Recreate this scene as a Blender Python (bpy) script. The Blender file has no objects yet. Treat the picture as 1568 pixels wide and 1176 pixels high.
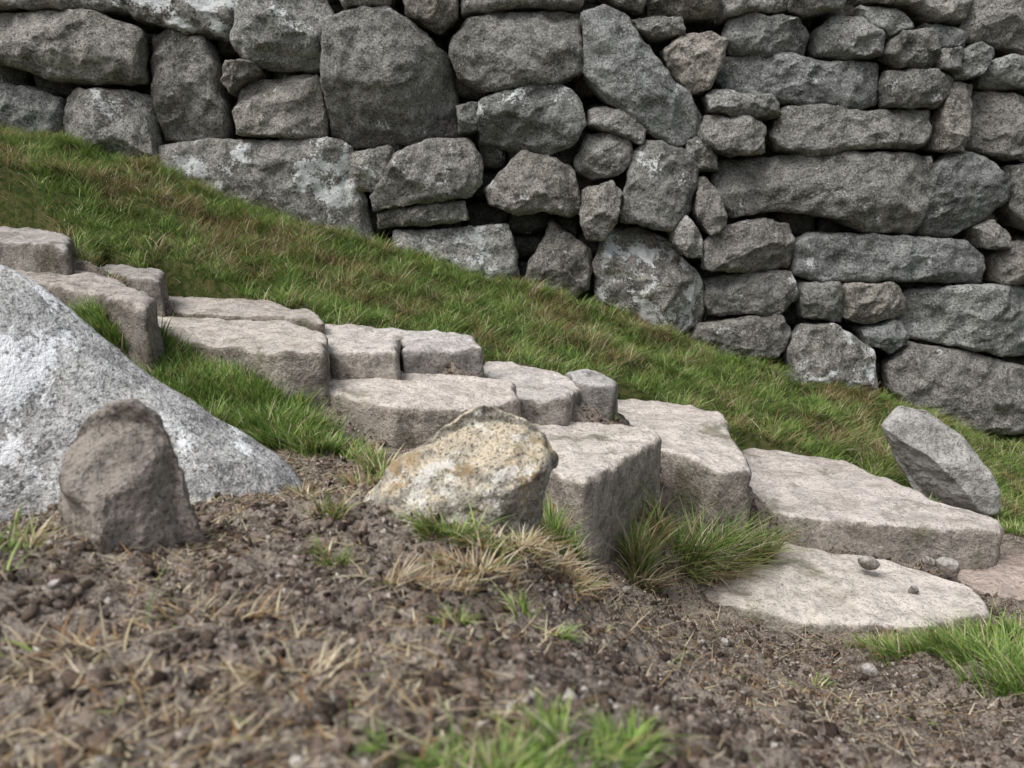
import bpy, math, random
import numpy as np
from mathutils import Vector, noise
random.seed(7); rng=np.random.default_rng(7)
W,H,F=1568.,1176.,1230.
TH=math.atan((588-290)/F); C_,S_=math.cos(TH),math.sin(TH)
# ---------- survey helpers: sight-line measurements -> metres ----------
def sight(a,b):
    u=(a-784)/F; v=(588-b)/F
    return np.array([u, C_+v*S_, -S_+v*C_])
def at_y(a,b,Y):
    d=sight(a,b); return d*(Y/d[1])
def at_z(a,b,z):
    d=sight(a,b); return d*(z/d[2])
BAT=0.05; WY=4.0
def on_wall(a,b):
    d=sight(a,b); return d*(WY/(d[1]-BAT*d[2]))

# ---------- mesh helpers ----------
def mk(name,V,quads=None,tris=None,col=None,mat=None,smooth=True):
    me=bpy.data.meshes.new(name)
    V=np.asarray(V,dtype=np.float32)
    me.vertices.add(len(V)); me.vertices.foreach_set("co",V.ravel())
    q=np.zeros((0,4),int) if quads is None else np.asarray(quads,int).reshape(-1,4)
    t=np.zeros((0,3),int) if tris is None else np.asarray(tris,int).reshape(-1,3)
    li=np.concatenate([q.ravel(),t.ravel()]).astype(np.int32)
    ls=np.concatenate([np.arange(len(q))*4, len(q)*4+np.arange(len(t))*3]).astype(np.int32)
    me.loops.add(len(li)); me.loops.foreach_set("vertex_index",li)
    me.polygons.add(len(ls)); me.polygons.foreach_set("loop_start",ls)
    me.update(calc_edges=True); me.validate()
    if smooth: me.polygons.foreach_set("use_smooth",np.ones(len(ls),bool))
    if col is not None:
        a=me.color_attributes.new("tint",'FLOAT_COLOR','POINT')
        a.data.foreach_set("color",np.asarray(col,np.float32).ravel())
    ob=bpy.data.objects.new(name,me); bpy.context.scene.collection.objects.link(ob)
    if mat: me.materials.append(mat)
    return ob
class Acc:
    def __init__(s): s.V=[];s.Q=[];s.T=[];s.C=[];s.n=0
    def add(s,V,Q,T,c):
        s.V.append(V); s.Q.append(np.asarray(Q,int).reshape(-1,4)+s.n); s.T.append(np.asarray(T,int).reshape(-1,3)+s.n)
        c=np.asarray(c,float)
        s.C.append(np.tile(c,(len(V),1)) if c.ndim==1 else c); s.n+=len(V)
    def make(s,name,mat,smooth=True):
        return mk(name,np.concatenate(s.V),np.concatenate(s.Q),np.concatenate(s.T),np.concatenate(s.C),mat,smooth)

def smooth_poly(p,it=2,k=0.2,M=96):
    p=np.asarray(p,float)
    for _ in range(it):
        a=p; b=np.roll(p,-1,0)
        p=np.stack([a*(1-k)+b*k, a*k+b*(1-k)],1).reshape(-1,2)
    q=np.vstack([p,p[:1]]); L=np.concatenate([[0],np.cumsum(np.linalg.norm(np.diff(q,axis=0),axis=1))])
    s=np.linspace(0,L[-1],M,endpoint=False)
    return np.stack([np.interp(s,L,q[:,0]),np.interp(s,L,q[:,1])],1)
def edge_dist(P,poly):
    a=poly; b=np.roll(poly,-1,0); ab=b-a; l2=(ab**2).sum(1)+1e-12
    out=np.empty(len(P))
    for i in range(0,len(P),2000):
        ap=P[i:i+2000,None,:]-a[None]
        t=np.clip((ap*ab[None]).sum(2)/l2,0,1)
        out[i:i+2000]=np.sqrt(((ap-t[...,None]*ab[None])**2).sum(2)).min(1)
    return out
def carea(p):
    x,y=p[:,0],p[:,1]; x2,y2=np.roll(x,-1),np.roll(y,-1); c=x*y2-x2*y; A=c.sum()/2
    return np.array([((x+x2)*c).sum()/(6*A),((y+y2)*c).sum()/(6*A)]),A
def stone(acc,poly,frame,T,rr,R,col,seed,M=96,K=22,facet=0.0,nf=3,full=False,a1=.012,a2=.005,f1=5,f2=18,tilt=(0,0),taper=.9,bulge=0.0,crag=.006,sk=.2,it=2,planes=None,bf=.35,ns=7):
    """poly (n,2) in metres, frame = (origin,u,v,n)"""
    o,U,Vv,N=[np.asarray(k,float) for k in frame]
    rs=random.Random(seed)
    p=smooth_poly(poly,it,sk,M); c,A=carea(p)
    if A<0: p=p[::-1].copy()
    size=math.sqrt(abs(A)); ext=np.ptp(p,axis=0)
    if planes is None:
        planes=[]
        for k in range(nf):
            an=rs.uniform(0,6.28); sl=rs.uniform(.15,1)*facet
            ku=min(1,1.1*size/ext[0])**1.6; kv=min(1,1.1*size/ext[1])**1.6
            planes.append((math.cos(an)*sl*ku,math.sin(an)*sl*kv,rs.uniform(.0,.22)*size*sl))
    def base(P):
        d=edge_dist(P,p)
        return -R*(1-np.sqrt(np.clip(1-np.clip(1-d/rr,0,1)**2,0,1)))
    def h(P):
        w=base(P); q=P-c
        f=np.zeros(len(P))
        for ax,ay,b in planes: f=np.minimum(f,ax*q[:,0]+ay*q[:,1]+b)
        w=w+f+q[:,0]*tilt[0]+q[:,1]*tilt[1]+bulge*(1-(q**2).sum(1)/(size*size))
        return np.maximum(w,-(R+T*.8)) if full else w
    ts=np.linspace(0,1,K+1)[1:-1]**1.5
    front=[p]+[p+(c-p)*t for t in ts]
    rings=[]
    hr=np.maximum(h(p),-T*.9) if not full else h(p)
    if not full:
        for i in range(ns):
            s=i/ns
            rings.append(np.column_stack([c+(p-c)*(taper+(1-taper)*math.sin(s*1.57)), -T+(hr+T)*s]))
        for r_ in front: rings.append(np.column_stack([r_,h(r_) if r_ is not front[0] else hr]))
        tip=[np.array([c[0],c[1],h(c[None])[0]])]
    else:
        bk=[]
        for r_ in front[::-1]: bk.append(np.column_stack([r_,-(R+T)-(R+base(r_))*bf]))
        rings=bk[:]
        for s in (.25,.5,.75): rings.append(np.column_stack([c+(p-c)*1.01,(bk[-1][:,2])*(1-s)+hr*s]))
        for r_ in front: rings.append(np.column_stack([r_,h(r_)]))
        tip=[np.array([c[0],c[1],h(c[None])[0]]),np.array([c[0],c[1],-(R+T)-R*bf])]
    n=len(rings); L=np.vstack(rings+[np.array(tip)])
    i=np.arange(M); j=(i+1)%M
    Q=np.concatenate([np.column_stack([k*M+i,k*M+j,(k+1)*M+j,(k+1)*M+i]) for k in range(n-1)])
    Tt=[np.column_stack([(n-1)*M+i,(n-1)*M+j,np.full(M,n*M)])]
    if full: Tt.append(np.column_stack([j,i,np.full(M,n*M+1)]))
    X=o+L[:,:1]*U+L[:,1:2]*Vv+L[:,2:]*N
    off=Vector((rs.uniform(-50,50),rs.uniform(-50,50),rs.uniform(-50,50)))
    D=np.empty_like(X)
    for k in range(len(X)):
        v=Vector(X[k])+off
        d=noise.noise_vector(v*f1)*a1+noise.noise_vector(v*f2)*a2+noise.noise_vector(v*f2*2.7)*(a2*.5)
        g=crag*abs(noise.noise(v*9))
        D[k]=(d.x,d.y,d.z); D[k]-=N*g
    X=X+D
    if np.dot(np.cross(U,Vv),N)<0: Q=Q[:,::-1]; Tt=[t[:,::-1] for t in Tt]
    acc.add(X,Q,np.concatenate(Tt),col)

# ---------- node helpers ----------
class NT:
    def __init__(s,name):
        s.m=bpy.data.materials.new(name); s.m.use_nodes=True; s.t=s.m.node_tree; s.n=s.t.nodes; s.n.clear()
        s.out=s.n.new('ShaderNodeOutputMaterial'); s.bs=s.n.new('ShaderNodeBsdfPrincipled')
        s.l(s.bs.outputs[0],s.out.inputs[0]); s.tc=s.n.new('ShaderNodeTexCoord').outputs['Object']
    def l(s,a,b): s.t.links.new(a,b)
    def put(s,x,sock):
        if isinstance(x,(int,float)): sock.default_value=x
        elif isinstance(x,tuple): sock.default_value=(*x,1) if len(x)==3 else x
        else: s.l(x,sock)
    def noise(s,sc,det=4,ro=.55,dist=0,vec=None):
        n=s.n.new('ShaderNodeTexNoise'); s.l(vec or s.tc,n.inputs['Vector'])
        n.inputs['Scale'].default_value=sc; n.inputs['Detail'].default_value=det; n.inputs['Roughness'].default_value=ro; n.inputs['Distortion'].default_value=dist
        return n.outputs[0]
    def ramp(s,x,a,b,lo=0,hi=1):
        n=s.n.new('ShaderNodeMapRange'); n.interpolation_type='SMOOTHSTEP'; s.put(x,n.inputs[0])
        for i,v in zip((1,2,3,4),(a,b,lo,hi)): n.inputs[i].default_value=v
        return n.outputs[0]
    def math(s,op,a,b=0.):
        n=s.n.new('ShaderNodeMath'); n.operation=op; s.put(a,n.inputs[0]); s.put(b,n.inputs[1]); return n.outputs[0]
    def mix(s,f,a,b,mode='MIX'):
        n=s.n.new('ShaderNodeMix'); n.data_type='RGBA'; n.blend_type=mode
        s.put(f,n.inputs[0]); s.put(a,n.inputs[6]); s.put(b,n.inputs[7]); return n.outputs[2]
    def attr(s): return s.n.new('ShaderNodeAttribute')
    def bump(s,h,dist,st=1,nrm=None):
        n=s.n.new('ShaderNodeBump'); n.inputs['Distance'].default_value=dist; n.inputs['Strength'].default_value=st
        s.l(h,n.inputs['Height']); 
        if nrm: s.l(nrm,n.inputs['Normal'])
        return n.outputs[0]
    def fin(s,col,nrm=None,rough=.9,spec=.2):
        s.put(col,s.bs.inputs['Base Color']); s.bs.inputs['Roughness'].default_value=rough
        s.bs.inputs['Specular IOR Level'].default_value=spec
        if nrm: s.l(nrm,s.bs.inputs['Normal'])
        return s.m

def granite(name,dark,light,speck=(.5,.49,.47),lich=(.55,.56,.54),lth=.66,stain=None,top=None,bump=1.0,gs=1.0,moss=0.,ls=1.0,gk=1.0,lw=.17):
    g=NT(name); at=g.attr(); at.attribute_name='tint'
    big=g.noise(4,4,.6); mid=g.noise(18,5,.7); gr=g.noise(95*gs,3,.75); fine=g.noise(230*gs,2,.7)
    c=g.mix(g.ramp(big,.36,.64),dark,light)
    c=g.mix(g.ramp(mid,.45,.68,0,.65),c,tuple(x*1.45 for x in light))
    c=g.mix(g.ramp(mid,.50,.34,0,.6),c,tuple(x*.5 for x in dark))
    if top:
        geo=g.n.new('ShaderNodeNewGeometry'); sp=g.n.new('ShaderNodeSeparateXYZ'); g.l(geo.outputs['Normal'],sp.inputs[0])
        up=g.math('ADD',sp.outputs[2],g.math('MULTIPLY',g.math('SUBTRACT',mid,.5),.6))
        tf=g.ramp(up,.55,.92)  # mask of upward faces: tread wear and painted light from above
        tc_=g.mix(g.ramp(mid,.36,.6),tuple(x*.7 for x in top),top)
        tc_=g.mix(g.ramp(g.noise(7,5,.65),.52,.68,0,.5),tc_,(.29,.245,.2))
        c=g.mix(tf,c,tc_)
    c=g.mix(g.ramp(gr,.47,.37,0,.85*gk),c,tuple(x*.32 for x in dark))
    c=g.mix(g.ramp(gr,.56,.66,0,.75*gk),c,speck)
    c=g.mix(g.ramp(fine,.45,.33,0,.7*gk),c,tuple(x*.4 for x in dark))
    c=g.mix(g.ramp(fine,.58,.70,0,.5*gk),c,speck)
    if stain: 
        c=g.mix(g.ramp(g.noise(14,5,.65,.5),.52,.64,0,.7),c,stain)
    if moss:
        c=g.mix(g.ramp(g.noise(6,6,.65,.3),.56,.68,0,moss),c,(.09,.09,.045))
    ln=g.noise(5.5*ls,7,.72,.3); lm=g.math('ADD',ln,g.math('MULTIPLY',at.outputs['Alpha'],lw))
    c=g.mix(1.0,c,at.outputs['Color'],'MULTIPLY')
    lf=g.math('ADD',g.math('MULTIPLY',gr,.2),g.math('MULTIPLY',lm,.9))
    c=g.mix(g.ramp(lf,lth*.9+.10,lth*.9+.14,0,.85),c,lich)
    b=g.bump(mid,.035*bump,.9); b=g.bump(gr,.009*bump,1,b); b=g.bump(fine,.003*bump,.8,b)
    return g.fin(c,b,.95,.08)

wall_mat=granite('weathered_granite',(.165,.16,.146),(.305,.298,.275),speck=(.56,.555,.53),lich=(.68,.70,.70),lth=.668)
step_mat=granite('worn_step_granite',(.19,.17,.145),(.32,.29,.255),top=(.64,.59,.545),lth=.76,lich=(.5,.5,.47),moss=.6,bump=.55,speck=(.60,.565,.52),gk=.55)  # treads worn pale, and painted paler still for the skylight on them
white_mat=granite('pale_granite',(.30,.295,.285),(.49,.485,.47),speck=(.76,.76,.75),lich=(.86,.87,.88),lth=.615,bump=.5,gs=1.1,ls=.8,gk=.95)
ochre_mat=granite('lichened_ochre_granite',(.23,.215,.18),(.43,.39,.31),stain=(.38,.27,.13),lich=(.74,.71,.64),lth=.62,top=(.70,.60,.44),bump=.7,gs=1.6,ls=2.2)  # pale top colour paints in the light falling on the rock's crown
dark_mat=granite('dark_granite',(.13,.118,.105),(.25,.22,.19),lth=.9,bump=.4,gs=1.4,speck=(.36,.32,.28),gk=.8)

# ---------- terrain ----------
ctrl=[(-400,100,4),(0,200,4),(230,262,4),(560,372,4),(800,440,4),(1090,540,4),(1370,615,4),(1568,690,4),(1900,810,4),
 (0,335,3.1),(250,445,2.75),(490,488,2.7),(735,548,2.75),(940,600,2.85),(1150,670,2.95),(1380,740,3.0),(1540,785,2.95),
 (-100,410,2.5),(130,402,2.7),(0,485,2.14),(120,487,2.15),(240,492,2.2),(205,500,2.12),(200,535,2.05),(300,552,2.15),(430,568,2.15),(360,590,2.03),(540,562,2.18),(690,566,2.22),(350,650,1.9),(480,695,1.75),(455,630,1.98),(500,650,1.96),(620,676,1.96),(740,672,1.96),(620,705,1.8),
 (740,585,2.35),(800,645,2.2),(880,645,2.25),(930,625,2.45),(560,740,1.5),(760,705,1.6),(700,830,1.15),(850,855,1.45),(450,790,1.2),(300,880,.92),(0,850,.9),(-200,800,1.2),
 (0,1176,.5),(400,1176,.48),(784,1176,.5),(1300,1176,.7),(1568,1176,.9),(784,1000,.75),(400,1000,.7),(0,1000,.68),(1000,960,1.3),(1000,1060,.95),(1200,1050,1.35),
 (1400,1000,1.6),(1568,1000,1.65),(1568,1080,1.2),(905,878,1.74),(1000,915,1.8),(985,862,1.98),(1045,938,1.87),(1250,964,1.85),(1450,967,1.85),(1060,812,2.2),(1000,790,2.05),(1280,842,2.27),(1500,850,2.3),(1568,855,2.35),(1150,805,2.25)]
CP=[at_y(*c) for c in ctrl]+[np.array(v,float) for v in [(0,-1,-.45),(-1.5,0,-.18),(1.5,0,-.85),(-1.5,-2,-.2),(2,-2,-1.1),(-3,2.4,.12),(3,2,-1.3),(3.7,4,-1.55),(-3.9,4,.55),(-4,5,.6),(0,5,-.4),(4,5,-1.5),(-2,3.2,.0),(-1.6,1.6,-.3)]]
CP=np.array(CP)
def tps_k(r2): return .5*r2*np.log(r2+1e-9)
n=len(CP); d2=((CP[:,None,:2]-CP[None,:,:2])**2).sum(2)
A=np.zeros((n+3,n+3)); A[:n,:n]=tps_k(d2)+np.eye(n)*.0004; A[:n,n]=1; A[:n,n+1:]=CP[:,:2]; A[n,:n]=1; A[n+1:,:n]=CP[:,:2].T
wt=np.linalg.solve(A,np.concatenate([CP[:,2],[0,0,0]]))
def tps(x,y):
    xc=np.clip(x,-4.2,4.2); yc=np.clip(y,-2,5)
    z=wt[n]+wt[n+1]*xc+wt[n+2]*yc
    for k in range(n): z=z+wt[k]*tps_k((xc-CP[k,0])**2+(yc-CP[k,1])**2)
    dx=x-xc; z=z-.30*np.sign(dx)*(1-np.exp(-np.abs(dx)/14))*14
    dy=y-yc; z=z+np.where(dy<0,-.1,.05)*(1-np.exp(-np.abs(dy)/20))*20
    return z
def grade(a,b,st,far,m):
    g=np.geomspace(st,far,m)
    return np.concatenate([(a-np.cumsum(g))[::-1],np.arange(a,b,st),b+np.cumsum(g)])
gx=grade(-2.6,2.7,.0125,90,34)
gy=np.concatenate([(.28-np.cumsum(np.geomspace(.012,90,36)))[::-1],np.arange(.28,1.3,.007),np.arange(1.3,2.4,.0105),np.arange(2.4,4.4,.025),4.4+np.cumsum(np.geomspace(.05,90,30))])
GX,GY=np.meshgrid(gx,gy); GZ=tps(GX.ravel(),GY.ravel()).reshape(GX.shape)

be=np.array([at_y(*c)[:2] for c in [(-300,330,3.2),(0,352,3.0),(110,385,2.75),(250,445,2.68),(490,488,2.62),(735,548,2.65),(940,600,2.75),(1100,640,2.85),(1150,690,2.85),(1380,745,2.95),(1540,800,2.85),(1800,860,2.8)]])
def bank(x,y): return y-np.interp(x,be[:,0],be[:,1])
slabs=[ # ref, Y, outline, height, tint
 ((60,360),2.7,[(-150,362),(0,362),(100,366),(114,356),(60,347),(-150,344)],.2,(.72,.72,.72)),
 ((240,418),2.6,[(150,412),(200,418),(248,422),(254,411),(160,400)],.12,(.65,.65,.65)),
 ((120,436),2.2,[(-60,420),(20,427),(120,436),(220,453),(242,443),(150,413),(20,406),(-60,404)],.2,(.74,.72,.70)),
 ((400,480),2.5,[(230,470),(300,478),(400,482),(496,486),(478,467),(380,455),(230,444)],.1,(.82,.80,.78)),
 ((350,510),2.2,[(170,498),(300,518),(430,532),(500,528),(505,506),(440,486),(330,482),(195,478)],.2,(.93,.91,.88)),
 ((560,528),2.23,[(497,532),(560,536),(612,536),(616,514),(560,497),(430,484),(460,497)],.18,(.98,.97,.96)),
 ((680,528),2.3,[(614,535),(660,530),(742,526),(727,511),(600,495),(500,485),(560,500),(612,512)],.2,(.92,.94,.96)),
 ((600,604),2.0,[(432,582),(520,604),(600,616),(690,616),(800,600),(785,574),(650,565),(520,557),(435,558)],.24,(1,.97,.94)),
 ((830,597),2.3,[(775,602),(830,610),(868,608),(890,583),(864,567),(745,545),(730,560)],.2,(1,1,1)),
 ((910,586),2.4,[(884,586),(938,590),(945,577),(905,565),(862,568)],.16,(.8,.83,.86)),
 ((900,715),1.85,[(765,662),(845,716),(903,732),(955,694),(1018,660),(1000,645),(880,640),(775,642)],.4,(1.03,1.01,.98)),
 ((1100,703),2.25,[(890,640),(1000,680),(1100,713),(1155,708),(1118,650),(1112,626),(1000,608),(935,604)],.25,(1,.98,.96)),
 ((1350,785),2.3,[(1130,745),(1200,782),(1350,795),(1537,805),(1543,789),(1430,759),(1380,734),(1292,696),(1200,682),(1130,681)],.22,(.95,.93,.92)),
 ((1250,930),1.9,[(968,868),(1080,916),(1200,944),(1400,954),(1525,934),(1492,890),(1380,851),(1180,822),(1080,815),(990,838)],.15,(1.05,1.03,1)),
 ((1530,880),2.15,[(1465,878),(1520,908),(1750,940),(1750,860),(1560,845),(1480,850)],.1,(.75,.67,.64)),
]
def pip(px,py,poly):
    ins=np.zeros(px.shape,bool)
    for i in range(len(poly)):
        x1,y1=poly[i]; x2,y2=poly[i-1]
        c=((y1>py)!=(y2>py))&(px<(x2-x1)*(py-y1)/(y2-y1+1e-12)+x1); ins^=c
    return ins
slabW=[]
for ref,Y,pl,hh,t in slabs:
    z=at_y(ref[0],ref[1],Y)[2]; P=np.array([at_z(a,b,z)[:2] for a,b in pl]); slabW.append((P,z,hh,t))
    m=pip(GX,GY,P); GZ[m]=np.minimum(GZ[m],z-.05)
near=np.exp(-np.maximum(np.abs(GX)-2.6,0))*np.exp(-np.maximum(.28-GY,0))
fx,fy,fz,fn=GX.ravel(),GY.ravel(),GZ.ravel().copy(),near.ravel()
bk=bank(fx,fy)
mc=at_y(800,890,1.2)
for k in np.nonzero(fn>.01)[0]:
    v=Vector((fx[k],fy[k],0)); a=1.0 if bk[k]<0 else .5
    d=noise.fractal(v*5,1,2,3)*.016+noise.fractal(v*22,.7,2,3)*.013*a
    if bk[k]>-.1: d+=noise.noise(v*3.1+Vector((9,3,1)))*.04+noise.noise(v*9)*.022
    else:
        d+=noise.noise(v*75)*.0055+abs(noise.noise(v*38))*.014-.004
        e=math.exp(-((fx[k]-mc[0])/.13)**2-((fy[k]-mc[1])/.12)**2)
        if e>.02: d+=e*(.025+.05*abs(noise.noise(v*26)))
    fz[k]+=d*fn[k]
GZ=fz.reshape(GX.shape)
def gh(x,y):
    i=np.clip(np.searchsorted(gx,x)-1,0,len(gx)-2); j=np.clip(np.searchsorted(gy,y)-1,0,len(gy)-2)
    a=(x-gx[i])/(gx[i+1]-gx[i]); b=(y-gy[j])/(gy[j+1]-gy[j])
    return (GZ[j,i]*(1-a)+GZ[j,i+1]*a)*(1-b)+(GZ[j+1,i]*(1-a)+GZ[j+1,i+1]*a)*b
def in_slab(x,y):
    m=np.zeros(x.shape,bool)
    for P,z,hh,t in slabW: m|=pip(x,y,P)
    return m
nx,ny=len(gx),len(gy)
I,J=np.meshgrid(np.arange(nx-1),np.arange(ny-1)); b0=(J*nx+I).ravel()
gq=np.column_stack([b0,b0+1,b0+nx+1,b0+nx])
gm=np.clip((bk+.03)/.08,0,1); far=(np.abs(fx)>3.2)|(fy<-.3); gm=np.where(far,1,gm)
g=NT('soil_and_turf'); at=g.attr(); at.attribute_name='tint'
sp=g.n.new('ShaderNodeSeparateColor'); g.l(at.outputs['Color'],sp.inputs[0])
n1=g.noise(5,5,.65); n2=g.noise(45,5,.7); n3=g.noise(190,3,.7)
c=g.mix(g.ramp(n1,.38,.62),(.12,.092,.072),(.33,.275,.225))
c=g.mix(g.ramp(n2,.42,.65),c,(.41,.35,.29)); c=g.mix(g.ramp(n2,.48,.33,0,.85),c,(.05,.037,.03))
c=g.mix(g.ramp(n3,.56,.66,0,.8),c,(.52,.46,.40)); c=g.mix(g.ramp(n3,.45,.36,0,.8),c,(.05,.037,.03))
tf=g.mix(g.ramp(n2,.4,.6),(.05,.075,.02),(.13,.125,.05))
c=g.mix(sp.outputs[0],c,tf)
b=g.bump(n2,.026,.9); b=g.bump(n3,.008,.9,b)
soil=g.fin(c,b,.95,.08)
mk('ground',np.column_stack([fx,fy,fz]),gq,None,np.column_stack([gm,gm,gm,np.ones_like(gm)]),soil)

# ---------- wall ----------
WS=[ # outline, lichen
([(-70,10),(60,8),(150,15),(205,40),(210,120),(140,125),(60,118),(0,97),(-70,80)],.2),
([(125,-30),(350,-30),(348,30),(335,52),(270,40),(195,22)],.9),
([(-70,116),(20,123),(75,143),(82,175),(70,207),(0,202),(-70,190)],.2),
([(85,145),(100,129),(150,132),(215,136),(224,200),(232,262),(160,255),(120,232),(76,208)],.45),
([(206,40),(245,32),(300,48),(322,90),(337,180),(332,209),(280,213),(228,212),(213,130)],.3),
([(348,0),(358,-25),(480,-25),(503,10),(487,60),(480,100),(420,99),(370,92),(347,65)],.5),
([(355,130),(380,110),(470,102),(484,120),(490,180),(487,206),(430,209),(358,205),(349,170)],.3),
([(336,88),(375,90),(390,106),(362,122),(345,142),(333,120)],0),
([(488,25),(540,4),(590,-2),(645,38),(684,75),(693,110),(700,205),(640,211),(560,219),(523,217),(493,200),(484,110)],.3),
([(226,217),(300,212),(400,211),(500,206),(530,220),(545,280),(568,375),(520,372),(470,355),(380,335),(300,322),(230,300)],.85),
([(533,235),(595,219),(600,250),(572,292),(540,292)],.6),
([(602,235),(650,211),(715,207),(737,235),(740,280),(720,301),(640,312),(570,322),(560,300),(590,262)],.4),
([(570,325),(640,313),(710,304),(715,335),(660,346),(573,349)],.5),
([(596,355),(680,350),(780,343),(792,400),(798,450),(720,448),(650,435),(598,410)],.6),
([(688,50),(710,20),(760,6),(830,3),(892,8),(894,60),(897,108),(850,126),(790,135),(730,132),(700,112),(683,75)],.15),
([(733,150),(770,134),(860,120),(887,145),(901,185),(877,221),(840,237),(780,228),(733,217),(728,180)],.5),
([(696,158),(727,153),(730,197),(699,202)],.2),
([(740,290),(765,260),(800,230),(850,238),(887,258),(893,322),(870,333),(830,322),(790,328),(748,312)],.6),
([(848,334),(870,353),(913,385),(908,445),(880,462),(840,455),(806,435),(813,400)],.4),
([(893,15),(930,2),(962,13),(987,55),(1022,105),(1062,145),(1078,175),(1072,207),(1040,228),(1000,203),(960,172),(920,142),(896,110)],.2),
([(903,164),(925,156),(960,166),(992,195),(987,220),(950,203),(903,187)],.3),
([(882,240),(900,203),(930,193),(967,208),(973,245),(952,267),(910,275),(887,264)],.1),
([(892,290),(942,275),(953,295),(948,340),(932,371),(900,368),(889,330)],.2),
([(963,280),(973,235),(990,210),(1020,218),(1062,233),(1073,260),(1063,322),(1032,358),(980,343),(948,338),(953,300)],.3),
([(923,375),(945,345),(990,347),(1042,372),(1068,410),(1093,450),(1090,510),(1040,515),(980,495),(918,470),(912,410)],.9),
([(1033,345),(1055,330),(1078,370),(1075,394),(1050,393),(1033,372)],.8),
([(1070,273),(1086,266),(1107,300),(1113,347),(1085,361),(1066,330)],.2),
([(1053,215),(1070,201),(1103,240),(1107,257),(1080,260),(1053,237)],.5),
([(1018,70),(1045,50),(1090,43),(1114,60),(1107,100),(1087,138),(1060,142),(1028,100)],.4),
([(1113,50),(1124,23),(1160,13),(1230,18),(1250,45),(1247,77),(1190,80),(1128,74)],.2),
([(1107,95),(1128,74),(1200,72),(1290,84),(1358,90),(1358,157),(1310,165),(1230,158),(1130,142),(1107,120)],.3),
([(1082,145),(1100,133),(1190,146),(1203,177),(1160,182),(1087,170)],.2),
([(1072,200),(1084,171),(1150,179),(1178,190),(1175,234),(1130,238),(1083,227)],.4),
([(1183,205),(1213,158),(1260,153),(1340,164),(1438,158),(1438,195),(1422,223),(1340,227),(1260,237),(1198,228)],.3),
([(1102,270),(1113,238),(1200,234),(1300,226),(1400,233),(1443,238),(1433,320),(1418,358),(1340,358),(1290,333),(1200,323),(1130,333),(1107,317)],.35),
([(1075,375),(1108,348),(1170,333),(1217,343),(1228,380),(1223,413),(1150,418),(1082,415)],.3),
([(1227,370),(1248,356),(1350,358),(1492,368),(1528,395),(1523,443),(1440,433),(1350,431),(1260,433),(1226,423)],.35),
([(1087,430),(1160,418),(1228,418),(1231,460),(1202,483),(1100,489),(1087,465)],.7),
([(1075,500),(1150,489),(1207,481),(1223,512),(1195,552),(1100,552),(1065,525)],.3),
([(1238,433),(1292,433),(1303,470),(1303,497),(1238,492),(1233,460)],.2),
([(1299,434),(1372,433),(1403,460),(1403,487),(1330,502),(1303,491)],.5),
([(1328,507),(1397,491),(1403,520),(1372,543),(1338,532)],.4),
([(1211,540),(1238,498),(1290,497),(1347,540),(1353,612),(1300,620),(1220,605)],.8),
([(1402,450),(1470,438),(1568,438),(1640,450),(1640,548),(1568,552),(1500,542),(1408,522),(1398,490)],.4),
([(1372,560),(1410,529),(1500,544),(1600,568),(1640,660),(1568,675),(1480,660),(1400,632),(1370,600)],.3),
([(1433,260),(1470,230),(1512,233),(1558,275),(1558,302),(1512,343),(1480,363),(1428,361),(1418,330)],.4),
([(1503,350),(1530,337),(1558,355),(1553,380),(1518,380)],.4),
([(1365,104),(1440,102),(1470,120),(1463,152),(1440,163),(1363,161),(1358,130)],.3),
([(1362,80),(1378,48),(1432,40),(1443,75),(1438,101),(1383,104)],.4),
([(1257,40),(1290,13),(1332,18),(1363,50),(1362,82),(1310,88),(1262,77)],.3),
([(1332,-5),(1390,7),(1413,35),(1380,50),(1343,32)],.3),
([(1427,28),(1480,38),(1493,67),(1450,72),(1433,52)],.3),
([(1439,75),(1478,70),(1473,112),(1444,107)],.2),
([(1463,123),(1503,123),(1493,175),(1481,233),(1443,231),(1448,180)],.1),
([(1487,190),(1518,128),(1568,138),(1640,160),(1640,250),(1560,243),(1520,228),(1483,222)],.2),
([(1518,93),(1560,78),(1640,88),(1640,147),(1568,132),(1518,127)],.2),
([(1497,30),(1528,-30),(1640,-30),(1640,82),(1568,64),(1498,53)],.1),
([(1468,80),(1510,58),(1533,80),(1502,118),(1468,120)],.2),
([(1558,250),(1640,253),(1640,362),(1580,350),(1560,320)],.3),
([(1538,395),(1568,368),(1640,366),(1640,434),(1545,437)],.4),
([(995,-30),(1103,-30),(1108,17),(1050,21),(995,15)],.2),
([(972,20),(1047,21),(1053,50),(1000,56),(978,40)],.2),
([(608,-30),(703,-30),(697,20),(672,42),(618,13)],.1),
([(703,-40),(905,-40),(890,2),(780,3),(705,18)],.2),
([(1212,-30),(1310,-30),(1300,8),(1240,20),(1212,12)],.3),
([(1112,-30),(1208,-30),(1208,12),(1150,12),(1112,22)],.3),
([(1330,-30),(1420,-30),(1430,5),(1400,5),(1335,-8)],.3),
([(1420,-30),(1515,-30),(1497,27),(1440,27),(1402,2)],.3),
([(498,-40),(604,-40),(590,-6),(520,2)],.3),
([(-70,-40),(120,-40),(190,12),(100,6),(-70,4)],.3),
([(908,-40),(993,-40),(988,14),(950,0)],.2),
([(1165,568),(1215,570),(1226,598),(1180,595)],.2),
]
wall=Acc()
Nw=np.array([0,-1,BAT]); Nw/=np.linalg.norm(Nw); Uw=np.array([1.,0,0]); Vw=np.array([0,BAT,1.])
def wframe(w): return (np.array([0,WY,0])+Nw*w,Uw,Vw,Nw)
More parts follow.
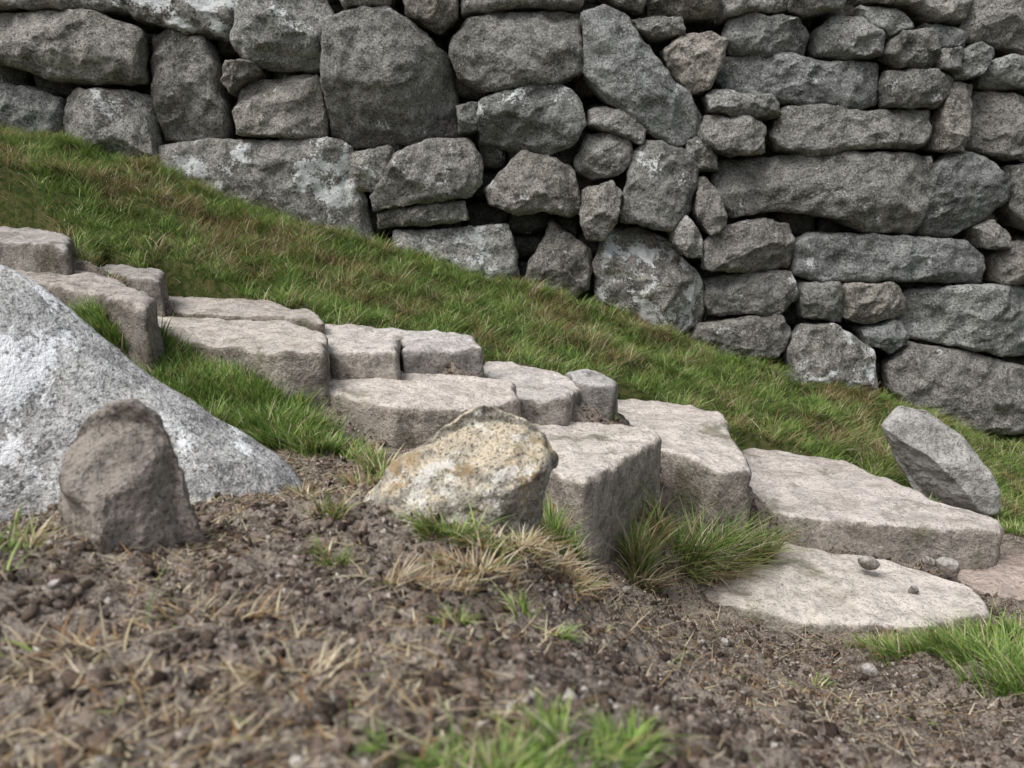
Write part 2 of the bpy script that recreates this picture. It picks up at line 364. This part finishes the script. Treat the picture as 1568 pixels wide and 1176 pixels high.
for i,(pl,li) in enumerate(WS):
    P=np.array([on_wall(a,b)[[0,2]] for a,b in pl]); c=P.mean(0); P=c+(P-c)*1.005
    rs=random.Random(i*13+5); sz=math.sqrt(abs(carea(P)[1])); ex=np.ptp(P,axis=0)
    v=rs.uniform(.78,1.2); wm=rs.uniform(-.05,.05); tx=.16*min(1,.35/ex[0])
    stone(wall,P,wframe(rs.uniform(-.05,.05)),.34,min(.028,sz*.12),min(.034,sz*.15),(v*(1+wm),v,v*(1-wm),li-.02),i,M=136,K=34,facet=.85,nf=7,tilt=(rs.uniform(-tx,tx),rs.uniform(-.18,.06)),a1=.011,a2=.011,f2=16,sk=.05,bulge=.0,crag=.035,taper=.76)
def rnd_cell(x0,x1,z0,z1,w,v,seed,**k):
    rs=random.Random(seed); j=lambda s:rs.uniform(-s,s); dx=x1-x0; dz=z1-z0; s=.16*min(dx,dz)
    P=[(x0+j(s),z0+j(s)),(x0+dx*.5,z0+j(s*.5)),(x1+j(s),z0+j(s)),(x1+j(s*.4),z0+dz*.5),(x1+j(s),z1+j(s)),(x0+dx*.5,z1+j(s*.5)),(x0+j(s),z1+j(s)),(x0+j(s*.4),z0+dz*.5)]
    stone(wall,np.array(P),wframe(w),.3,.045,.045,(v,v,v*.97,rs.uniform(0,.5)),seed,M=48,K=12,facet=.5,nf=4,**k)
sd=1000
z=-1.9
while z<1.75:
    hgt=random.uniform(.2,.3); x=-6.+random.uniform(0,.3)
    while x<6.:
        w_=random.uniform(.26,.55); xm=x+w_/2
        if z+hgt>tps(np.array([xm]),np.array([4.]))[0]-.1 and (xm<-2.75 or xm>2.85 or z>1.0):
            sd+=1; rnd_cell(x,x+w_*1.02,z,z+hgt*1.02,-.03,random.uniform(.75,1.1),sd)
        x+=w_
    z+=hgt
z=-1.6
while z<1.1:   # hearting: small stones packed behind the face, tinted dark as painted gap shade
    hgt=random.uniform(.12,.2); x=-2.9
    while x<2.9:
        w_=random.uniform(.13,.28)
        sd+=1; rnd_cell(x,x+w_*.9,z,z+hgt*.9,-.2-random.uniform(0,.1),random.uniform(.3,.6),sd)
        x+=w_
    z+=hgt
def box(acc,x0,x1,y0,y1,z0,z1,c):
    V=np.array([(x,y,zz) for x in(x0,x1) for y in(y0,y1) for zz in(z0,z1)],float)
    acc.add(V,[(0,1,3,2),(4,6,7,5),(0,4,5,1),(2,3,7,6),(0,2,6,4),(1,5,7,3)],[],c)
box(wall,-6,6,4.38,4.85,-2.2,1.7,(.25,.25,.23,0))  # wall core, coloured dark to stand in for shade inside the gaps
wall.make('dry_stone_wall',wall_mat)

# ---------- steps ----------
for i,(P,z,hh,t) in enumerate(slabW):
    a=Acc(); thick=hh<.12
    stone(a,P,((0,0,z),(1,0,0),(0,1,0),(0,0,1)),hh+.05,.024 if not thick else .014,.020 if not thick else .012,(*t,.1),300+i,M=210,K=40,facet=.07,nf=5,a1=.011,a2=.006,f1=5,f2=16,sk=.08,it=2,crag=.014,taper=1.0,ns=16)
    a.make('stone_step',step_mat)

# ---------- boulders ----------
def rock(name,pl,Y,T,rr,R,mat,tint,seed,**k):
    a=Acc(); P=np.array([at_y(x,y,Y)[[0,2]] for x,y in pl])
    stone(a,P,((0,Y-R,0),(1,0,0),(0,0,1),(0,-1,0)),T,rr,R,tint,seed,full=True,M=170,K=50,**k)
    return a.make(name,mat)
rock('granite_boulder',[(-420,395),(-200,385),(-60,392),(0,408),(60,440),(125,500),(205,572),(300,630),(390,684),(440,720),(468,765),(430,850),(200,950),(-300,950)],1.5,.03,.30,.24,white_mat,(1,1,1,.5),11,a1=.018,a2=.004,f1=3,f2=14,crag=.006,planes=[],bf=.3,sk=.15)
rock('lichened_rock',[(528,800),(572,754),(642,692),(697,650),(742,631),(788,648),(838,682),(857,714),(844,760),(826,800),(805,870),(600,900),(530,850)],1.28,.05,.09,.08,ochre_mat,(1.05,1.05,1.05,.5),12,a1=.010,a2=.008,f1=9,f2=28,crag=.020,sk=.1,planes=[(.15,-.45,.02),(-.5,.3,.035),(.6,.2,.07),(.1,-1.1,.06)])
rock('pointed_stone',[(66,735),(95,672),(145,632),(190,624),(216,645),(238,690),(268,755),(300,850),(250,930),(110,930),(75,850)],1.0,.04,.05,.05,dark_mat,(1,1,1,0),13,a1=.010,a2=.006,f1=9,f2=30,sk=.09,crag=.018,planes=[(.7,.0,.006),(-.9,.1,.0),(0,-.8,.025)])
rock('fallen_wall_stone',[(1366,662),(1392,632),(1440,640),(1492,682),(1536,752),(1530,790),(1480,790),(1430,775),(1392,720)],2.78,.10,.03,.03,granite('fresh_granite',(.30,.29,.27),(.40,.39,.37),lth=.8,speck=(.6,.59,.57),bump=.5,gk=.7),(1,1,1,.3),14,a1=.010,a2=.006,f1=7,sk=.06,crag=.014,planes=[(.9,.9,.025),(-.1,-.6,.01)])
for k,(x,y,Y,r) in enumerate([(1332,864,2.08,14),(1455,870,2.1,18),(1424,862,2.14,10),(80,895,.8,10),(1335,1030,1.35,13),(1400,905,1.98,7),(960,905,1.6,8),(1110,985,1.5,8)]):
    rs=random.Random(k); pl=[(x+r*rs.uniform(.8,1.3)*math.cos(t),y-r*.75*rs.uniform(.7,1.2)*math.sin(t)) for t in np.linspace(0,6.28,8)[:-1]]
    a=Acc(); P=np.array([at_y(p,q,Y)[[0,2]] for p,q in pl]); rad=r/F*Y
    stone(a,P,((0,Y-rad*.6,0),(1,0,0),(0,0,1),(0,-1,0)),rad*.6,rad*.8,rad*.7,(.8,.8,.8,.1),80+k,full=True,M=40,K=10,a1=.002,a2=.001,f1=40,f2=80,crag=.001,facet=.2,sk=.1,bf=.9)
    a.make('pebble',step_mat)

# ---------- blades ----------
def blades(acc,P,L,Wd,az,k1,k2,k3,col,levels=(0,.35,.7,1)):
    N_=len(P); d=np.column_stack([np.cos(az),np.sin(az),np.zeros(N_)]); ta=az+np.pi/2+rng.normal(0,.6,N_)
    side=np.column_stack([np.cos(ta),np.sin(ta),np.zeros(N_)])
    VV=[]
    for s in levels:
        c=P+d*((k2*s+k3*s*s)*L)[:,None]; c[:,2]+=k1*L*(s-.42*np.clip(k3,0,2)*s*s)
        w=Wd*(1-s**1.6)*.5+.00012
        VV+= [c-side*w[:,None],c+side*w[:,None]]
    m=len(levels)*2; V=np.stack(VV,1).reshape(-1,3); b=np.arange(N_)*m
    Q=np.concatenate([np.column_stack([b+2*i,b+2*i+1,b+2*i+3,b+2*i+2]) for i in range(len(levels)-1)])
    C=np.repeat(np.column_stack([col,np.ones(N_)]),m,0)
    acc.add(V,Q,np.zeros((0,3),int),C)
gb=NT('grass_blades'); at=gb.attr(); at.attribute_name='tint'
gb.fin(at.outputs['Color'],None,.55,.3)
tr=gb.n.new('ShaderNodeBsdfTranslucent'); gb.l(at.outputs['Color'],tr.inputs[0]); mx=gb.n.new('ShaderNodeMixShader'); mx.inputs[0].default_value=.3
gb.l(gb.bs.outputs[0],mx.inputs[1]); gb.l(tr.outputs[0],mx.inputs[2]); gb.l(mx.outputs[0],gb.out.inputs[0]); gmat=gb.m
GR=np.array([(.15,.25,.045),(.23,.33,.075),(.10,.185,.038),(.30,.375,.13)]); BR=np.array([(.32,.20,.09),(.26,.15,.07),(.38,.27,.13),(.20,.13,.07)]); ST=np.array([(.58,.50,.33),(.66,.59,.42),(.48,.40,.26),(.40,.32,.22)])
def cols(N_,pg,pb):
    r=rng.random(N_); out=ST[rng.integers(0,4,N_)].copy()
    mb=r<pg+pb; out[mb]=BR[rng.integers(0,4,mb.sum())]; mg=r<pg; out[mg]=GR[rng.integers(0,4,mg.sum())]
    return out*rng.uniform(.75,1.25,(N_,1))
bankA=Acc()
N_=230000; x=rng.uniform(-3.3,3.3,N_); y=rng.uniform(2.2,4.05,N_); bb=bank(x,y)
nz=np.array([noise.noise(Vector((a*2.2,b*3.5,0)))+.6*noise.noise(Vector((a*8,b*8,4))) for a,b in zip(x,y)])
cz=np.array([noise.noise(Vector((a*13,b*13,7))) for a,b in zip(x,y)])
keep=(bb>-.03+.10*nz)&~in_slab(x,y)&(rng.random(N_)<.85+1.2*cz); x,y,bb,nz,cz=x[keep],y[keep],bb[keep],nz[keep],cz[keep]; N_=len(x)
pg=np.clip(.86-1.25*nz-.25*np.clip(1-bb/.12,0,1),.15,.97)
r=rng.random(N_); col=np.where((r<pg)[:,None],GR[rng.integers(0,4,N_)],np.where((r<pg+(1-pg)*.65)[:,None],BR[rng.integers(0,4,N_)],ST[rng.integers(0,4,N_)]))*rng.uniform(.6,1.25,(N_,1))
L=rng.uniform(.028,.075,N_)*np.clip(1+.6*nz+1.3*cz,.4,2)
az=rng.uniform(0,6.28,N_); dn=rng.random(N_)<.7; az=np.where(dn,-1.2+cz*5+rng.normal(0,.5,N_),az)
blades(bankA,np.column_stack([x,y,gh(x,y)-.004]),L,rng.uniform(.0018,.0038,N_),az,rng.uniform(.4,.95,N_),rng.uniform(0,.5,N_),rng.uniform(.1,.8,N_),col)
nc=480; cx=rng.uniform(-3,3,nc); t_=rng.random(nc); cy=np.where(rng.random(nc)<.3,3.93+0*t_,np.interp(cx,be[:,0],be[:,1])+t_*1.2); ok=cy<3.97; cx,cy=cx[ok],cy[ok]; nc=len(cx)
ci=rng.integers(0,nc,32000); N_=len(ci); ox=rng.normal(0,.028,N_); oy=rng.normal(0,.02,N_); x=cx[ci]+ox; y=np.minimum(cy[ci]+oy,3.99)
m=~in_slab(x,y); x,y,ci,ox,oy=x[m],y[m],ci[m],ox[m],oy[m]; N_=len(x)
tone=rng.random(nc)[ci]; pgc=np.where(tone<.75,.92,.15); r=rng.random(N_)
col=np.where((r<pgc)[:,None],GR[rng.integers(0,4,N_)],np.where((r<.6)[:,None],BR[rng.integers(0,4,N_)],ST[rng.integers(0,4,N_)]))*rng.uniform(.8,1.3,(N_,1))
blades(bankA,np.column_stack([x,y,gh(x,y)-.004]),rng.uniform(.05,.12,N_),rng.uniform(.002,.004,N_),np.arctan2(oy-.01,ox)+rng.normal(0,.5,N_),rng.uniform(.5,.9,N_),rng.uniform(0,.3,N_),rng.uniform(.3,1.,N_),col)
bankA.make('grass',gmat,False)

tufts=[#px,py,Y,rx,ry,n,L,green,droop
 (190,535,2.1,.15,.06,1300,.085,.9,.5),(140,505,2.12,.06,.05,400,.07,.9,.5),(230,530,2.1,.07,.05,600,.10,.85,.5),(240,545,2.08,.1,.05,700,.075,.9,.5),(290,570,2.05,.1,.07,1000,.065,.9,.5),(350,595,2.0,.13,.09,1900,.08,.92,.5),(420,635,1.88,.13,.08,1900,.08,.92,.5),(490,670,1.78,.08,.05,900,.065,.85,.6),(530,690,1.72,.06,.04,350,.05,.75,.8),(270,610,1.95,.09,.06,800,.08,.85,.5),(320,635,1.86,.1,.06,900,.08,.9,.5),(400,600,1.98,.12,.06,900,.075,.9,.5),(440,660,1.82,.1,.05,700,.07,.8,.7),
 (620,555,2.22,.04,.03,280,.05,.7,.4),(500,572,2.13,.035,.03,260,.065,.8,.4),(802,640,2.12,.03,.03,200,.06,.8,.5),(882,648,2.2,.04,.05,300,.05,.85,.5),(930,622,2.4,.05,.03,200,.035,.6,.5),(740,560,2.36,.05,.03,200,.045,.6,.5),
 (1075,812,2.1,.09,.05,700,.22,.8,.9,1),(1035,798,2.06,.05,.05,420,.22,.72,.8,1),(975,835,1.93,.03,.04,240,.22,.62,.5,1),(1165,805,2.18,.045,.03,380,.15,.6,.9,1),(980,865,1.9,.03,.03,200,.10,.2,.9,1),(1040,838,2.04,.09,.02,520,.13,.08,1.0,1),(1120,815,2.16,.06,.02,300,.16,.65,.9,1),(1090,835,2.08,.08,.02,260,.12,.05,1.1,1),
 (855,855,1.5,.035,.04,260,.085,.85,.6),(880,860,1.58,.03,.03,140,.07,.7,.6),(590,735,1.55,.045,.03,130,.08,.6,.6),(560,745,1.5,.05,.03,110,.05,.3,.9),(515,795,1.2,.04,.03,90,.055,.6,.8),(695,850,1.12,.05,.015,170,.06,.75,.8),(740,850,1.1,.05,.015,100,.05,.5,.9),
 (515,890,.98,.025,.015,80,.032,.7,.9),(700,980,.82,.03,.015,80,.032,.7,1.1),(830,945,.98,.03,.02,90,.037,.7,1),(600,900,.95,.1,.04,120,.05,.05,1.3),(790,880,1.15,.08,.04,300,.05,.06,1.3),(850,900,1.25,.06,.04,220,.055,.05,1.3),(740,900,1.05,.08,.03,180,.05,.1,1.3),(450,1050,.62,.08,.03,60,.035,.05,1.4),(300,950,.8,.1,.04,70,.04,.05,1.4),(150,1000,.7,.1,.04,60,.04,.05,1.4),
 (1450,1000,1.55,.14,.06,900,.065,.85,.8),(1540,1010,1.5,.12,.08,1000,.09,.85,.7),(1600,1060,1.3,.12,.08,700,.09,.85,.7),(1350,975,1.68,.08,.03,250,.045,.7,.9),(1560,965,1.78,.12,.05,500,.07,.85,.7),
 (780,1190,.48,.06,.03,230,.038,.85,.9),(700,1180,.48,.05,.03,170,.034,.8,.9),(880,1180,.51,.06,.03,210,.036,.85,.9),(960,1165,.57,.04,.03,130,.034,.8,.9),(640,1170,.5,.02,.02,60,.03,.8,.9),
 (10,790,.92,.06,.03,80,.06,.6,1.0),(0,860,.85,.05,.03,70,.05,.4,1.1),(100,410,2.6,.1,.05,300,.07,.35,.8),(150,415,2.55,.06,.04,160,.06,.3,.8),(1500,770,2.85,.15,.06,500,.05,.8,.6),(1560,800,2.7,.12,.08,500,.05,.75,.6),(1400,775,2.72,.08,.03,300,.06,.8,.6),
 (1250,1030,1.4,.03,.02,60,.03,.4,1),(380,665,1.8,.06,.03,160,.04,.4,1),(1540,690,3.7,.2,.08,300,.1,.5,.8),(470,745,1.45,.06,.03,90,.04,.2,1),
]
for k,tf_ in enumerate(tufts):
    a,b,Y,rx,ry,n_,L,gr_,dr=tf_[:9]; onslab=len(tf_)>9
    A_=Acc(); c=at_y(a,b,Y); n_=int(n_*1.25)
    cl=rng.normal(0,1,(max(3,n_//45),2)); ci=rng.integers(0,len(cl),n_)
    off=np.clip(cl[ci]*.75+rng.normal(0,.28,(n_,2)),-2,2)
    x=c[0]+off[:,0]*rx*.6; y=c[1]+off[:,1]*ry*.6
    zz=gh(x,y)
    if onslab:
        P8,z8=slabW[13][0],slabW[13][1]; m=~pip(x,y,slabW[11][0])&~pip(x,y,slabW[10][0])&~pip(x,y,slabW[12][0]); zz=np.where(pip(x,y,P8),np.maximum(zz,z8-.01),zz)
    else: m=~in_slab(x,y)
    x,y,ci,zz=x[m],y[m],ci[m],zz[m]; n_=len(x)
    if n_<3: continue
    az=np.arctan2(y-c[1],x-c[0])+rng.normal(0,.9,n_)
    if onslab: az=np.where(rng.random(n_)<.3,rng.normal(-1.5,1.1,n_),az)
    LL=L*rng.uniform(.35 if onslab else .5,1.25,n_)
    sc=min(1,.45+Y*.3)
    blades(A_,np.column_stack([x,y,zz-.004]),LL,rng.uniform(.0024,.0054,n_)*sc,az,rng.uniform(.7 if onslab else .6,1.,n_),rng.uniform(0,.35,n_),rng.uniform(.2,1.,n_)*dr,cols(n_,gr_,(1-gr_)*.35)*(1.1 if L<.1 else .85),levels=(0,.25,.5,.75,1))
    A_.make('grass_tuft',gmat,False)

lit=Acc(); N_=50000
x=rng.uniform(-1.3,1.5,N_); y=.3+2.0*rng.random(N_)**1.25
nzv=np.array([noise.noise(Vector((a*3,b*3,8)))+.6*noise.noise(Vector((a*11,b*11,8))) for a,b in zip(x,y)])
m=(bank(x,y)<0)&~in_slab(x,y)&(nzv>-.02+.12*rng.normal(0,1,N_))&~((x>.25)&(rng.random(N_)<.5)); x,y=x[m],y[m]; N_=len(x)
blades(lit,np.column_stack([x,y,gh(x,y)+.003]),rng.uniform(.008,.026,N_)+.06*rng.random(N_)**5,rng.uniform(.0010,.0024,N_),rng.uniform(0,6.28,N_),rng.uniform(-.05,.35,N_),rng.uniform(.5,1,N_),rng.uniform(-.4,.4,N_),cols(N_,.03,.4)*.95,levels=(0,.25,.5,.75,1))
lit.make('dry_grass_litter',gmat,False)

bpy.ops.mesh.primitive_ico_sphere_add(subdivisions=1,radius=1); o=bpy.context.object
bv=np.array([v.co[:] for v in o.data.vertices]); bf=np.array([p.vertices[:] for p in o.data.polygons]); bpy.data.objects.remove(o)
def crumbs(name,N_,s0,s1,pal,mat,xr,yp):
    x=rng.uniform(*xr,N_); y=.3+2.1*rng.random(N_)**yp
    cn=np.array([noise.noise(Vector((a*14,b*14,3))) for a,b in zip(x,y)])
    m=(bank(x,y)<.02)&~in_slab(x,y)&(rng.random(N_)<.7+1.3*cn)
    x,y=x[m],y[m]; N_=len(x)
    s=s0+(s1-s0)*rng.random(N_)**3.5
    Vv=bv[None]*(1+rng.normal(0,.38,(N_,12,3)))
    Vv=Vv*rng.uniform(.35,1.4,(N_,1,3))*s[:,None,None]
    a=rng.uniform(0,6.28,N_); b_=rng.uniform(0,3,N_); ca,sa,cb,sb=np.cos(a),np.sin(a),np.cos(b_),np.sin(b_)
    X=Vv[...,0]*ca[:,None]-Vv[...,1]*sa[:,None]; Yy=Vv[...,0]*sa[:,None]+Vv[...,1]*ca[:,None]; Z=Vv[...,2]
    Y2=Yy*cb[:,None]-Z*sb[:,None]; Z2=Yy*sb[:,None]+Z*cb[:,None]
    z=gh(x,y)
    V=np.stack([X+x[:,None],Y2+y[:,None],Z2+(z+s*.15)[:,None]],2).reshape(-1,3)
    T=(bf[None]+12*np.arange(N_)[:,None,None]).reshape(-1,3)
    c=pal[rng.integers(0,len(pal),N_)]*rng.uniform(.7,1.25,(N_,1))
    mk(name,V,None,T,np.repeat(np.column_stack([c,np.ones(N_)]),12,0),mat,False)
cm=NT('crumb'); at=cm.attr(); at.attribute_name='tint'; nn=cm.noise(500,3,.7); cc=cm.mix(1.0,at.outputs['Color'],cm.mix(cm.ramp(nn,.35,.65),(.45,.42,.4),(1.25,1.25,1.25)),'MULTIPLY'); cm.fin(cc,cm.bump(nn,.003,.8),.95,.05)
crumbs('gravel',50000,.0008,.0056,np.array([(.40,.34,.29),(.46,.40,.35),(.33,.27,.22),(.56,.52,.47),(.27,.21,.17),(.37,.31,.26)]),cm.m,(-1.3,1.6),1.4)
crumbs('peat_crumbs',80000,.001,.0085,np.array([(.11,.085,.068),(.17,.132,.106),(.25,.20,.165),(.07,.052,.042)]),cm.m,(-1.3,1.6),1.4)

# ---------- light, sky, camera ----------
D=Vector((-.42,-.36,.86)).normalized()
sun=bpy.data.lights.new('sun','SUN'); sun.energy=2.75; sun.angle=math.radians(32); sun.color=(1,.985,.965)
so=bpy.data.objects.new('sun',sun); so.rotation_euler=D.to_track_quat('Z','Y').to_euler(); bpy.context.scene.collection.objects.link(so)
w=bpy.data.worlds.new('World'); bpy.context.scene.world=w; w.use_nodes=True; nt=w.node_tree; bg=nt.nodes['Background']
sk=nt.nodes.new('ShaderNodeTexSky'); sk.sky_type='NISHITA'; sk.sun_disc=False; sk.sun_elevation=math.asin(D.z); sk.sun_rotation=math.atan2(D.x,D.y); sk.dust_density=4; sk.air_density=1.2
hs=nt.nodes.new('ShaderNodeHueSaturation'); hs.inputs['Saturation'].default_value=.5
nt.links.new(sk.outputs[0],hs.inputs['Color']); nt.links.new(hs.outputs[0],bg.inputs[0]); bg.inputs[1].default_value=.15
cam=bpy.data.cameras.new('camera'); co=bpy.data.objects.new('camera',cam); bpy.context.scene.collection.objects.link(co)
cam.lens=F/W*36; cam.sensor_width=36; cam.clip_start=.02; cam.clip_end=2000
co.rotation_euler=(math.pi/2-TH,0,0); cam.dof.use_dof=True; cam.dof.focus_distance=2.7; cam.dof.aperture_fstop=5.6
sc=bpy.context.scene; sc.camera=co; sc.view_settings.view_transform='Standard'; sc.view_settings.look='None'; sc.view_settings.exposure=0
